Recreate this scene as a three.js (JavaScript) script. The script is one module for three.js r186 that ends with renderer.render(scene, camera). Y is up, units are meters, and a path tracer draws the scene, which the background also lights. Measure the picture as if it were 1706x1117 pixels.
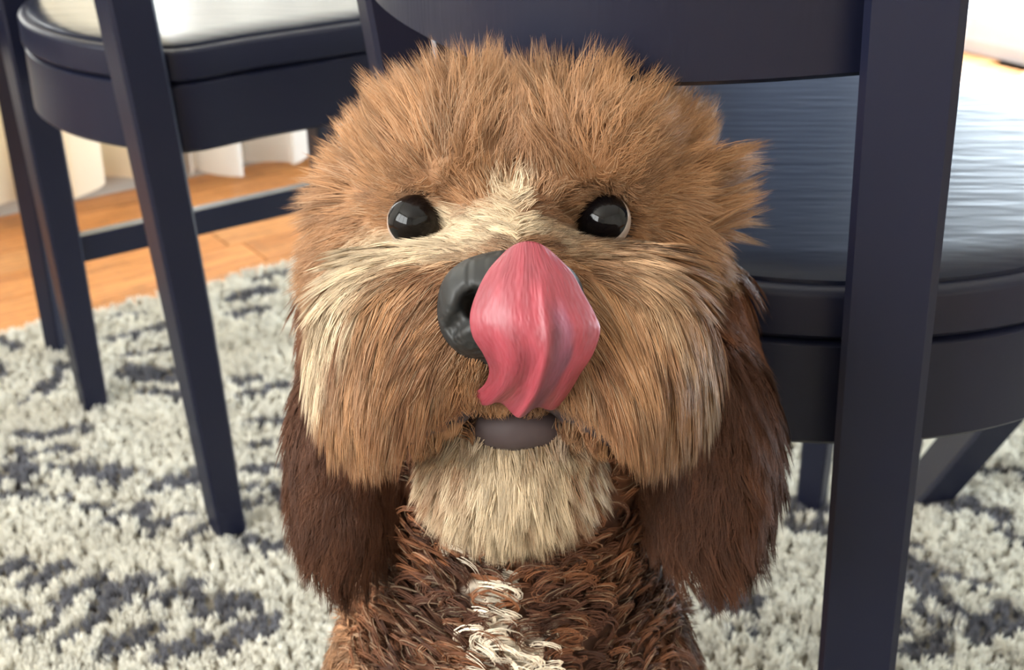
import * as THREE from 'three';
import { mergeGeometries } from 'three/addons/utils/BufferGeometryUtils.js';
import { RoundedBoxGeometry } from 'three/addons/geometries/RoundedBoxGeometry.js';
import { RectAreaLightUniformsLib } from 'three/addons/lights/RectAreaLightUniformsLib.js';

// ---------------------------------------------------------------- camera, sky, light, exposure
const scene = new THREE.Scene();
const EYE = 0.74, PITCH = THREE.MathUtils.degToRad(26), F = 2200;          // metres, radians, focal length in pixels of the 1706 x 1117 frame
const camera = new THREE.PerspectiveCamera(2 * Math.atan(558.5 / F) * 180 / Math.PI, 1706 / 1117, 0.02, 60);
camera.position.set(0, EYE, 0); camera.rotation.x = -PITCH;
camera.focus = 0.5; camera.userData.fStop = 16;
const renderer = new THREE.WebGLRenderer({ antialias: true });
renderer.toneMapping = THREE.LinearToneMapping;
renderer.toneMappingExposure = 1.8;
renderer.shadowMap.enabled = true;
RectAreaLightUniformsLib.init();

scene.background = new THREE.Color(0.80, 0.92, 1.0);                        // bright overcast sky outside the windows
scene.backgroundIntensity = 3.2;

const TURN = THREE.MathUtils.degToRad(36), CT = Math.cos(TURN), ST = Math.sin(TURN);
// room axes: a runs along the back wall to the right and away, b runs towards the back wall
const roomPoint = (a, b, y = 0) => new THREE.Vector3(a * CT - b * ST, y, -(a * ST + b * CT));
const ROOM = { a0: -2.0, a1: 2.6, b0: -2.2, b1: 2.06, h: 2.5 };
// windows: wall, range along the wall, sill and head height
const WINDOWS = [
  { wall: 'left', u0: -0.7, u1: 1.7, y0: 0.9, y1: 2.35, tint: [1.0, 0.95, 0.87], power: 5.0 },
  { wall: 'right', u0: -0.4, u1: 1.96, y0: 0.03, y1: 1.0, tint: [0.76, 0.89, 1.0], power: 13 },
  { wall: 'back', u0: 0.2, u1: 1.6, y0: 0.30, y1: 2.1, tint: [1.0, 0.94, 0.83], power: 4.4 },
];
for (const w of WINDOWS) {
  const wide = w.u1 - w.u0, high = w.y1 - w.y0, y = (w.y0 + w.y1) / 2, u = (w.u0 + w.u1) / 2;
  const l = new THREE.RectAreaLight(new THREE.Color().setRGB(...w.tint), w.power, wide, high);
  const inset = 0.05;
  const p = w.wall === 'left' ? roomPoint(ROOM.a0 - inset, u, y) : w.wall === 'right' ? roomPoint(ROOM.a1 + inset, u, y) : roomPoint(u, ROOM.b1 + inset, y);
  const q = w.wall === 'left' ? roomPoint(0, u, y) : w.wall === 'right' ? roomPoint(0, u, y) : roomPoint(u, 0, y);
  l.position.copy(p); l.lookAt(q); l.name = 'window_daylight';
  scene.add(l);
}

// ---------------------------------------------------------------- helpers
let seed = 12345;
const rnd = () => { seed = (seed + 0x6d2b79f5) | 0; let t = Math.imul(seed ^ (seed >>> 15), 1 | seed); t = (t + Math.imul(t ^ (t >>> 7), 61 | t)) ^ t; return ((t ^ (t >>> 14)) >>> 0) / 4294967296; };
const rr = (a, b) => a + (b - a) * rnd();
const clamp = (x, a = 0, b = 1) => Math.min(b, Math.max(a, x));
const smooth = (a, b, x) => { const t = clamp((x - a) / (b - a)); return t * t * (3 - 2 * t); };
const hash3 = (x, y, z) => { let h = Math.imul(x, 374761393) + Math.imul(y, 668265263) + Math.imul(z, 2147483647 - 5); h = Math.imul(h ^ (h >>> 13), 1274126177); return ((h ^ (h >>> 16)) >>> 0) / 4294967296; };
function noise3(x, y, z) {
  const X = Math.floor(x), Y = Math.floor(y), Z = Math.floor(z), s = (t) => t * t * (3 - 2 * t), u = s(x - X), v = s(y - Y), w = s(z - Z);
  const L = (a, b, t) => a + (b - a) * t;
  return L(L(L(hash3(X, Y, Z), hash3(X + 1, Y, Z), u), L(hash3(X, Y + 1, Z), hash3(X + 1, Y + 1, Z), u), v),
    L(L(hash3(X, Y, Z + 1), hash3(X + 1, Y, Z + 1), u), L(hash3(X, Y + 1, Z + 1), hash3(X + 1, Y + 1, Z + 1), u), v), w);
}
const lin = (r, g, b) => new THREE.Color(`rgb(${r},${g},${b})`);            // sRGB bytes to a linear Color
const mat = (o) => new THREE.MeshPhysicalMaterial(o);
const taken = {};
function numbered(n) { taken[n] = (taken[n] ?? -1) + 1; return taken[n] ? n + '_' + String(taken[n]).padStart(3, '0') : n; }
function part(name, geometry, material, parent) {
  const m = new THREE.Mesh(geometry, material); m.name = name; m.castShadow = m.receiveShadow = true; parent.add(m); return m;
}
function struct(name, geometry, material, turn = TURN) {
  const m = part(name, geometry, material, scene); m.userData.kind = 'structure'; m.rotation.y = turn; return m;
}
function thing(name, label, category, position, turn = 0, group) {
  const o = new THREE.Group(); o.name = numbered(name); o.position.set(...position); o.rotation.y = turn; o.userData = { label, category };
  if (group) o.userData.group = group;
  scene.add(o); return o;
}
function texture(w, h, f, srgb) {
  const d = new Uint8Array(w * h * 4);
  for (let y = 0; y < h; y++) for (let x = 0; x < w; x++) { const c = f(x, y), o = (y * w + x) * 4; d[o] = c[0]; d[o + 1] = c[1]; d[o + 2] = c[2]; d[o + 3] = 255; }
  const t = new THREE.DataTexture(d, w, h); t.wrapS = t.wrapT = THREE.MirroredRepeatWrapping; t.magFilter = THREE.LinearFilter;
  if (srgb) t.colorSpace = THREE.SRGBColorSpace;
  t.needsUpdate = true; return t;
}
const tile = (x, y, n, k) => noise3((x % n) * k, (y % n) * k, 3.7);

// camera-frame coordinates (x right, y up in the picture, z depth) and back: used to lay the dog out
const CP = Math.cos(PITCH), SP = Math.sin(PITCH);
const toWorld = (x, y, z) => [x, EYE + y * CP - z * SP, -(z * CP + y * SP)];
const fromWorld = (X, H, D) => [X, (H - EYE) * CP + D * SP, D * CP - (H - EYE) * SP];
const px = (u, v, z) => [(u - 853) * z / F, (558.5 - v) * z / F, z];
function ground(u, v, H = 0) { const a = Math.atan((v - 558.5) / F), dep = PITCH + a, D = (EYE - H) / Math.tan(dep), z = D * Math.cos(a) / Math.cos(dep); return [(u - 853) * z / F, D, z]; }

// ---------------------------------------------------------------- room
const plaster = mat({ color: lin(226, 222, 214), roughness: 0.9, bumpMap: texture(256, 256, (x, y) => { const v = 128 + 90 * (noise3(x * 0.11, y * 0.11, 1) - 0.5); return [v, v, v]; }), bumpScale: 0.0006 });
const trimPaint = mat({ color: lin(172, 168, 160), roughness: 0.5 });
const whitePaint = mat({ color: lin(236, 234, 228), roughness: 0.45 });
const oakTex = (k) => texture(256, 1024, (x, y) => {
  const g = noise3(x * 0.14 + 40 * k, y * 0.008, k) * 0.6 + noise3(x * 0.5, y * 0.02, k + 9) * 0.4, pore = noise3(x * 0.9, y * 0.05, k + 5) > 0.72 ? 0.82 : 1;
  return [(172 + 42 * g) * pore, (112 + 44 * g) * pore, (62 + 36 * g) * pore];
}, true);
const oak = [0, 1, 2].map((k) => mat({ map: oakTex(k), roughness: 0.38, color: [0xffffff, 0xf0e6da, 0xfff4e6][k] }));
const T = 0.16;                                                             // thickness of walls, floor and ceiling
function slab(a0, a1, b0, b1, y0, y1) { return new THREE.BoxGeometry(a1 - a0, y1 - y0, b1 - b0).translate((a0 + a1) / 2, (y0 + y1) / 2, -(b0 + b1) / 2); }
const floorMesh = struct('floor', slab(ROOM.a0 - T, ROOM.a1 + T, ROOM.b0 - T, ROOM.b1 + T, -T, -0.012), mat({ color: lin(96, 66, 42), roughness: 0.8 }));
struct('ceiling', slab(ROOM.a0 - T, ROOM.a1 + T, ROOM.b0 - T, ROOM.b1 + T, ROOM.h, ROOM.h + T), plaster);
{ // oak planks in the strip between rug and wall, each its own board
  const w = 0.085, rows = Math.ceil((ROOM.b1 - 1.28) / w);
  for (let r = 0; r < rows; r++) {
    let a = ROOM.a0 - rr(0, 0.7);
    const b1 = ROOM.b1 - r * w, b0 = b1 - w + 0.0018;
    while (a < ROOM.a1) {
      const len = rr(0.7, 1.25), s = Math.max(a, ROOM.a0), e = Math.min(a + len - 0.0015, ROOM.a1);
      if (e - s > 0.05) {
        const g = new RoundedBoxGeometry(e - s, 0.012, b1 - b0, 1, 0.0012).translate((s + e) / 2, -0.006 - rr(0, 0.0005), -(b0 + b1) / 2);
        const uv = g.attributes.uv, p = g.attributes.position, off = rr(0, 5);
        for (let i = 0; i < uv.count; i++) uv.setXY(i, (p.getZ(i) + off) * 3.2, (p.getX(i) + off) * 0.8);
        part('floor_plank', g, oak[Math.floor(rnd() * 3)], floorMesh);
      }
      a += len;
    }
  }
  const g = slab(ROOM.a0, ROOM.a1, ROOM.b0, ROOM.b1 - rows * w, -0.012, -0.0005);
  const uv = g.attributes.uv, p = g.attributes.position;
  for (let i = 0; i < uv.count; i++) uv.setXY(i, p.getZ(i) * 3.2, p.getX(i) * 0.8);
  part('floor_boards', g, oak[0], floorMesh);
}
function wall(name, side, length0, length1) {                               // an extruded wall with its window opening cut out
  const s = new THREE.Shape([new THREE.Vector2(length0, 0), new THREE.Vector2(length1, 0), new THREE.Vector2(length1, ROOM.h), new THREE.Vector2(length0, ROOM.h)]);
  for (const w of WINDOWS.filter((w) => w.wall === side)) s.holes.push(new THREE.Path([new THREE.Vector2(w.u0, w.y0), new THREE.Vector2(w.u0, w.y1), new THREE.Vector2(w.u1, w.y1), new THREE.Vector2(w.u1, w.y0)]));
  const g = new THREE.ExtrudeGeometry(s, { depth: T, bevelEnabled: false });
  if (side === 'back') g.translate(0, 0, -ROOM.b1 - T);
  if (side === 'front') g.translate(0, 0, -ROOM.b0);
  if (side === 'left') g.rotateY(Math.PI / 2).translate(ROOM.a0 - T, 0, 0);     // shape x becomes b
  if (side === 'right') g.rotateY(Math.PI / 2).translate(ROOM.a1, 0, 0);
  return struct(name, g, plaster);
}
wall('wall_back', 'back', ROOM.a0 - T, ROOM.a1 + T);
wall('wall_front', 'front', ROOM.a0 - T, ROOM.a1 + T);
wall('wall_left', 'left', ROOM.b0, ROOM.b1);
wall('wall_right', 'right', ROOM.b0, ROOM.b1);
WINDOWS.forEach((w, i) => {                                                 // frames with a mullion and a transom
  const t = 0.05, parts = [], wide = w.u1 - w.u0, high = w.y1 - w.y0;
  const bar = (x0, x1, y0, y1, d = 0.06) => parts.push(new THREE.BoxGeometry(x1 - x0, y1 - y0, d).translate((x0 + x1) / 2, (y0 + y1) / 2, 0));
  bar(w.u0, w.u0 + t, w.y0, w.y1); bar(w.u1 - t, w.u1, w.y0, w.y1); bar(w.u0 + t, w.u1 - t, w.y0, w.y0 + t); bar(w.u0 + t, w.u1 - t, w.y1 - t, w.y1);
  for (let k = 1; k < 3; k++) bar(w.u0 + wide * k / 3 - 0.02, w.u0 + wide * k / 3 + 0.02, w.y0 + t, w.y1 - t, 0.05);
  const g = mergeGeometries(parts);
  if (w.wall === 'back') g.translate(0, 0, -ROOM.b1 - 0.035);
  if (w.wall === 'left') g.rotateY(Math.PI / 2).translate(ROOM.a0 - 0.035, 0, 0);
  if (w.wall === 'right') g.rotateY(Math.PI / 2).translate(ROOM.a1 + 0.035, 0, 0);
  struct('window_' + (i + 1), g, whitePaint);
});
{ // grey skirting along the back wall with a small rounded top
  const s = new THREE.Shape(); s.moveTo(0, 0); s.lineTo(0.018, 0); s.lineTo(0.018, 0.085); s.quadraticCurveTo(0.017, 0.1, 0.006, 0.105); s.lineTo(0, 0.105);
  const g = new THREE.ExtrudeGeometry(s, { depth: ROOM.a1 - ROOM.a0, bevelEnabled: false }).rotateY(Math.PI / 2).rotateY(0);
  g.translate(ROOM.a0, 0, 0);                                              // profile x points to -z after the turn
  const p = g.attributes.position; for (let i = 0; i < p.count; i++) p.setZ(i, -ROOM.b1 - p.getZ(i));
  const idx = g.index; g.computeVertexNormals();
  struct('baseboard_back', g, trimPaint);
}
function curtain(label, a0, a1, b, folds, colour, low) {
  const n = 140, pos = [], uv = [], ind = [];
  const rows = 14, top = 2.28;
  for (let j = 0; j <= rows; j++) for (let i = 0; i <= n; i++) {
    const t = i / n, y = low + (top - low) * j / rows, k = t * folds * Math.PI * 2;
    const dep = (0.034 + 0.014 * noise3(t * 9, 1, folds)) * Math.sin(k + 0.9 * Math.sin(k * 0.37)) * (1 - 0.25 * j / rows);
    const sag = j === 0 ? 0.006 * Math.sin(k * 0.5 + 1) : 0;
    pos.push(a0 + (a1 - a0) * t + 0.012 * Math.sin(k * 2), y + sag, -b - dep); uv.push(t * 3, y * 3);
  }
  for (let j = 0; j < rows; j++) for (let i = 0; i < n; i++) { const q = j * (n + 1) + i; ind.push(q, q + 1, q + n + 2, q, q + n + 2, q + n + 1); }
  const g = new THREE.BufferGeometry(); g.setAttribute('position', new THREE.Float32BufferAttribute(pos, 3)); g.setAttribute('uv', new THREE.Float32BufferAttribute(uv, 2)); g.setIndex(ind); g.computeVertexNormals();
  const m = part(numbered('curtain'), g, mat({ color: colour, roughness: 1, transmission: 0.5, thickness: 0, side: THREE.DoubleSide }), scene);
  m.rotation.y = TURN; m.userData = { label, category: 'curtain', group: 'pale curtains along the back wall' };
}
curtain('white curtain hanging in narrow folds, seen beneath the seat of the chair on the left', 0.79, 1.55, 1.985, 8, lin(238, 236, 230), 0.018);
curtain('cream curtain with a wide soft fold, seen between the two stiles of the left chair', 0.36, 0.745, 1.985, 3, lin(240, 230, 208), 0.035);

// tall dark cabinet added out of frame to darken what the near seat mirrors
{
  const c = thing('added_cupboard', 'tall slate blue cabinet, unseen, added to darken the near seat reflection', 'added_cupboard', [0, 0, 0], 0), blue = mat({ color: lin(44, 58, 84), roughness: 0.45 });
  const [a0, a1, b0, b1] = [1.62, 2.18, 1.60, 2.045];
  const p = roomPoint((a0 + a1) / 2, (b0 + b1) / 2); c.position.copy(p); c.rotation.y = TURN;
  part('carcass', new RoundedBoxGeometry(a1 - a0, 2.1, b1 - b0, 2, 0.006).translate(0, 1.052, 0), blue, c);
  for (const k of [-1, 1]) { const d = part('door', new RoundedBoxGeometry((a1 - a0) / 2 - 0.012, 1.98, 0.02, 2, 0.004).translate(k * (a1 - a0) / 4, 1.06, (b1 - b0) / 2 + 0.011), blue, c); part('handle', new RoundedBoxGeometry(0.012, 0.14, 0.02, 2, 0.004).translate(k * 0.04, 1.06, (b1 - b0) / 2 + 0.03), blue, d); }
}
// ---------------------------------------------------------------- rug
{
  const rug = thing('shag_rug', 'cream shag rug with broken charcoal zigzag rows under the dog and chairs', 'rug', [0, 0, 0], 0);
  const A0 = -1.2, A1 = 2.5, B0 = -0.9, B1 = 1.585;
  part('backing', slab(A0, A1, B0, B1, 0.0005, 0.006), mat({ color: lin(150, 142, 128), roughness: 1 }), rug).rotation.y = TURN;
  const marks = [[85, 670, 115, 625, 9], [30, 745, 85, 750, 6], [95, 740, 145, 735, 6], [0, 810, 50, 812, 15], [25, 775, 65, 780, 7], [85, 770, 135, 767, 7], [85, 805, 140, 797, 8], [15, 847, 65, 842, 7], [75, 860, 115, 850, 6],
    [145, 806, 200, 812, 12], [200, 824, 240, 812, 7], [265, 836, 330, 812, 11], [145, 865, 190, 862, 6], [190, 890, 245, 873, 10], [242, 885, 257, 905, 8], [260, 897, 315, 883, 7], [320, 920, 352, 905, 7], [415, 925, 470, 932, 9],
    [0, 972, 45, 960, 8], [50, 992, 110, 970, 12], [110, 1020, 165, 995, 12], [185, 1024, 238, 997, 17], [270, 1020, 322, 1008, 13], [345, 1037, 412, 1024, 14], [380, 1090, 455, 1058, 12], [35, 1085, 100, 1055, 10], [100, 1098, 165, 1060, 9], [185, 1102, 255, 1078, 14], [275, 1112, 335, 1095, 12], [10, 1035, 40, 1050, 6],
    [215, 637, 310, 645, 12], [240, 672, 320, 677, 7], [390, 655, 430, 650, 8], [400, 682, 480, 660, 6], [408, 725, 475, 722, 5], [408, 765, 475, 757, 5], [412, 800, 480, 800, 7], [408, 832, 485, 836, 5], [410, 862, 490, 850, 6], [390, 515, 455, 500, 7], [380, 545, 440, 535, 6], [190, 585, 275, 566, 7], [185, 548, 240, 540, 4], [205, 612, 285, 602, 5], [430, 482, 490, 468, 5], [300, 545, 345, 530, 4], [40, 690, 70, 660, 5],
    [1190, 1026, 1246, 1030, 15], [1498, 962, 1575, 1030, 16], [1500, 956, 1566, 976, 8], [1528, 1042, 1574, 1076, 9], [1625, 1074, 1680, 1060, 15], [1513, 1108, 1566, 1104, 11], [1478, 1068, 1504, 1066, 11], [1662, 1030, 1706, 1056, 9], [1515, 845, 1590, 860, 9], [1618, 862, 1658, 880, 12], [1608, 802, 1692, 809, 5], [1498, 925, 1532, 932, 5], [1318, 865, 1372, 872, 11], [1322, 897, 1374, 902, 8], [1590, 985, 1640, 1000, 5], [1660, 905, 1700, 925, 5], [1220, 1080, 1250, 1075, 6]]
    .map(([u0, v0, u1, v1, w]) => { const p = ground(u0, v0), q = ground(u1, v1); return [p[0], p[1], q[0], q[1], 1.6 * w * (p[2] + q[2]) / 2 / F]; });
  function dark(X, D) {
    let best = 1e9;
    for (const [x0, d0, x1, d1, w] of marks) {
      const ux = x1 - x0, ud = d1 - d0, t = clamp(((X - x0) * ux + (D - d0) * ud) / (ux * ux + ud * ud));
      // marks are seen steeply foreshortened, so they are a little longer in depth than wide
      best = Math.min(best, Math.hypot(X - x0 - ux * t, (D - d0 - ud * t) / 1.5) / w);
    }
    const n = noise3(X * 90, D * 90, 4) - 0.5, inView = Math.abs(X) < 0.6 && D > 0.72 && D < 1.8;
    let v = best < 1 + 0.5 * n * 1.6 ? 1 : 0;
    if (!inView) { const s = X * 0.966 - D * 0.26, t = X * 0.26 + D * 0.966, z = 0.03 * Math.abs(((s * 9) % 2 + 2) % 2 - 1); const k = ((t + z) % 0.17 + 0.17) % 0.17; v = k < 0.028 || (k > 0.06 && k < 0.075) ? (n > -0.22 ? 1 : 0) : 0; }
    return v;
  }
  // one tuft: a handful of bent woolly strands
  const strands = [];
  for (let k = 0; k < 7; k++) {
    const az = k / 7 * 6.283 + rr(-0.4, 0.4), lean = k === 0 ? 0.1 : rr(0.35, 0.95), h = rr(0.75, 1.05), r = 0.13, rings = 4, pos = [], ind = [];
    for (let j = 0; j <= rings; j++) {
      const t = j / rings, out = lean * Math.pow(t, 1.6), y = h * (t - 0.18 * lean * t * t), rad = r * (j === rings ? 0.35 : 1 - 0.2 * t), twist = az + 0.8 * t;
      const cx = Math.cos(twist) * out * 0.8 + Math.cos(az) * 0.16 * (k > 0), cz = Math.sin(twist) * out * 0.8 + Math.sin(az) * 0.16 * (k > 0);
      for (let q = 0; q < 4; q++) pos.push(cx + Math.cos(q * 1.5708) * rad, y, cz + Math.sin(q * 1.5708) * rad);
    }
    for (let j = 0; j < rings; j++) for (let q = 0; q < 4; q++) { const a = j * 4 + q, b = j * 4 + (q + 1) % 4; ind.push(a, a + 4, b, b, a + 4, b + 4); }
    const e = rings * 4; ind.push(e, e + 3, e + 1, e + 1, e + 3, e + 2);
    const g = new THREE.BufferGeometry(); g.setAttribute('position', new THREE.Float32BufferAttribute(pos, 3)); g.setIndex(ind); g.computeVertexNormals(); strands.push(g);
  }
  const tuft = mergeGeometries(strands), list = [], step = 0.0078;
  for (let a = A0; a < A1; a += step) for (let b = B0; b < B1; b += step) {
    const aa = clamp(a + rr(-0.5, 0.5) * step, A0, A1 - 0.002), bb = clamp(b + rr(-0.5, 0.5) * step, B0, B1 - 0.002);
    list.push([aa * CT - bb * ST, aa * ST + bb * CT]);
  }
  const pile = new THREE.InstancedMesh(tuft, mat({ color: 0xffffff, roughness: 1, sheen: 0.3, sheenRoughness: 0.8, sheenColor: new THREE.Color(0.5, 0.5, 0.5) }), list.length);
  const M = new THREE.Matrix4(), Q = new THREE.Quaternion(), E3 = new THREE.Euler(), c = new THREE.Color();
  list.forEach(([X, D], i) => {
    const d = dark(X, D), lump = noise3(X * 32, D * 32, 2), broad = noise3(X * 8, D * 8, 7);
    const h = (d ? 0.0125 : 0.0150) * (0.62 + 0.65 * lump) + 0.004 * broad;
    E3.set(rr(-0.35, 0.35), rr(0, 6.28), rr(-0.35, 0.35)); Q.setFromEuler(E3);
    M.compose(new THREE.Vector3(X, 0.005, -D), Q, new THREE.Vector3(0.0078, h, 0.0078)); pile.setMatrixAt(i, M);
    const v = rr(0.9, 1.06), m = noise3(X * 60, D * 60, 9);
    if (d) c.setRGB(0.15 * v, 0.15 * v, 0.172 * v).multiplyScalar(0.7 + 0.6 * m); else c.setRGB(0.80 * v, 0.77 * v, 0.68 * v).multiplyScalar(0.88 + 0.2 * m);
    pile.setColorAt(i, c);
  });
  pile.name = 'pile'; pile.userData.kind = 'stuff'; pile.castShadow = pile.receiveShadow = true; rug.add(pile);
}

// ---------------------------------------------------------------- chairs
const blackWood = mat({ color: lin(20, 23, 42), specularIntensity: 0.6, roughness: 0.42, bumpMap: texture(128, 512, (x, y) => { const v = 128 + 70 * (noise3(x * 0.3, y * 0.02, 2) - 0.5); return [v, v, v]; }), bumpScale: 0.0003 });
const seatHide = mat({ color: lin(20, 25, 42), roughness: 0.3, specularIntensity: 0.32, bumpMap: texture(512, 512, (x, y) => { const v = 128 + 80 * (noise3(x * 0.02, y * 0.16, 2) - 0.5) + 40 * (noise3(x * 0.07, y * 0.3, 6) - 0.5); return [v, v, v]; }), bumpScale: 0.0006 });
const V2 = THREE.Vector2;
// sweep a square section through (X, H, D) points; "turn" is the heading of the section's sides
function legGeometry(points, widths, turn) {
  const pos = [], ind = [], rings = [], ch = 0.16;
  const sec = [[1, 1 - ch], [1 - ch, 1], [-1 + ch, 1], [-1, 1 - ch], [-1, -1 + ch], [-1 + ch, -1], [1 - ch, -1], [1, -1 + ch]];
  const c = Math.cos(turn), s = Math.sin(turn);
  const dense = [];
  const curve = new THREE.CatmullRomCurve3(points.map(([X, H, D]) => new THREE.Vector3(X, H, -D)), false, 'centripetal');
  const N = points.length === 2 ? 6 : 14;
  for (let i = 0; i <= N; i++) { const p = points.length === 2 ? new THREE.Vector3().lerpVectors(new THREE.Vector3(points[0][0], points[0][1], -points[0][2]), new THREE.Vector3(points[1][0], points[1][1], -points[1][2]), i / N) : curve.getPoint(i / N); dense.push([p, widths[0] + (widths[1] - widths[0]) * i / N]); }
  dense.unshift([dense[0][0].clone(), dense[0][1] * 0.82]); dense[1][0] = dense[1][0].clone().add(new THREE.Vector3(0, 0.004, 0));
  for (const [p, w] of dense) for (const [x, y] of sec) { const u = x * w / 2, v = y * w / 2; pos.push(p.x + u * c - v * s, p.y, p.z - (u * s + v * c)); }
  const R = dense.length;
  for (let j = 0; j < R - 1; j++) for (let q = 0; q < 8; q++) { const a = j * 8 + q, b = j * 8 + (q + 1) % 8; ind.push(a, a + 8, b, b, a + 8, b + 8); }
  for (let q = 1; q < 7; q++) { ind.push(0, q, q + 1); const e = (R - 1) * 8; ind.push(e, e + q + 1, e + q); }
  let g = new THREE.BufferGeometry(); g.setAttribute('position', new THREE.Float32BufferAttribute(pos, 3)); g.setIndex(ind);
  g = g.toNonIndexed(); const uv = []; const P = g.attributes.position; for (let i = 0; i < P.count; i++) uv.push((P.getX(i) + P.getZ(i)) * 8, P.getY(i) * 2);
  g.setAttribute('uv', new THREE.Float32BufferAttribute(uv, 2)); g.computeVertexNormals(); return fixOut(g);
}
function fixOut(g) { // make faces of a closed non-indexed mesh point away from its inside (by signed volume)
  const p = g.attributes.position; let vol = 0; const a = new THREE.Vector3(), b = new THREE.Vector3(), c = new THREE.Vector3();
  for (let i = 0; i < p.count; i += 3) { a.fromBufferAttribute(p, i); b.fromBufferAttribute(p, i + 1); c.fromBufferAttribute(p, i + 2); vol += a.dot(b.cross(c)); }
  if (vol < 0) { for (const k of Object.keys(g.attributes)) { const at = g.attributes[k], n = at.itemSize; for (let i = 0; i < at.count; i += 3) for (let q = 0; q < n; q++) { const t = at.array[(i + 1) * n + q]; at.array[(i + 1) * n + q] = at.array[(i + 2) * n + q]; at.array[(i + 2) * n + q] = t; } } g.computeVertexNormals(); }
  return g;
}
function closed(points) { return new THREE.CatmullRomCurve3(points.map(([x, d]) => new THREE.Vector3(x, 0, -d)), true, 'centripetal').getPoints(96).slice(0, 96).map((p) => [p.x, -p.z]); }
// stack of outlines: each ring is the footprint scaled about its middle (by an inset in metres) at a height
function stackGeometry(outline, rings) {
  const n = outline.length, pos = [], uv = [], ind = [];
  let mx = 0, md = 0; for (const [x, d] of outline) { mx += x / n; md += d / n; }
  for (const [h, inset, rise = 0] of rings) for (const [x, d] of outline) { const dx = x - mx, dd = d - md, L = Math.hypot(dx, dd), k = Math.max(0, (L - inset) / L); pos.push(mx + dx * k, h, -(md + dd * k)); uv.push((mx + dx * k) * 2, (md + dd * k + h) * 2); }
  for (let j = 0; j < rings.length - 1; j++) for (let i = 0; i < n; i++) { const a = j * n + i, b = j * n + (i + 1) % n; ind.push(a, b, a + n, b, b + n, a + n); }
  const top = pos.length / 3; pos.push(mx, rings.at(-1)[0], -md); uv.push(mx * 2, (md + rings.at(-1)[0]) * 2);
  const bot = top + 1; pos.push(mx, rings[0][0], -md); uv.push(mx * 2, md * 2);
  for (let i = 0; i < n; i++) { const l = (rings.length - 1) * n; ind.push(l + i, l + (i + 1) % n, top, (i + 1) % n, i, bot); }
  let g = new THREE.BufferGeometry(); g.setAttribute('position', new THREE.Float32BufferAttribute(pos, 3)); g.setAttribute('uv', new THREE.Float32BufferAttribute(uv, 2)); g.setIndex(ind); g = g.toNonIndexed();
  fixOut(g); return crease(g);
}
function crease(g, cos = 0.72) { // smooth normals where faces meet at a shallow angle
  const p = g.attributes.position, n = p.count, map = new Map(), fn = [];
  const a = new THREE.Vector3(), b = new THREE.Vector3(), c = new THREE.Vector3();
  for (let i = 0; i < n; i += 3) { a.fromBufferAttribute(p, i); b.fromBufferAttribute(p, i + 1); c.fromBufferAttribute(p, i + 2); b.sub(a); c.sub(a); b.cross(c); fn.push(b.clone()); for (let k = 0; k < 3; k++) { const key = [p.getX(i + k), p.getY(i + k), p.getZ(i + k)].map((v) => Math.round(v * 1e5)).join(); if (!map.has(key)) map.set(key, []); map.get(key).push(i / 3); } }
  const un = fn.map((v) => v.clone().normalize()), out = new Float32Array(n * 3);
  for (let i = 0; i < n; i++) { const f = Math.floor(i / 3), key = [p.getX(i), p.getY(i), p.getZ(i)].map((v) => Math.round(v * 1e5)).join(); const s = new THREE.Vector3(); for (const q of map.get(key)) if (un[q].dot(un[f]) > cos) s.add(fn[q]); s.normalize(); out.set([s.x, s.y, s.z], i * 3); }
  g.setAttribute('normal', new THREE.BufferAttribute(out, 3)); return g;
}
function bar(p, q, w, h) { // stretcher between two (X, H, D) points
  const a = new THREE.Vector3(p[0], p[1], -p[2]), b = new THREE.Vector3(q[0], q[1], -q[2]), L = a.distanceTo(b);
  const g = new RoundedBoxGeometry(L, h, w, 2, 0.003); g.rotateY(Math.atan2(-(b.z - a.z), b.x - a.x)); g.translate((a.x + b.x) / 2, (a.y + b.y) / 2, (a.z + b.z) / 2); return g;
}
const SEAT = 0.478, JOINT = 0.451, APRON = 0.390;
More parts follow.
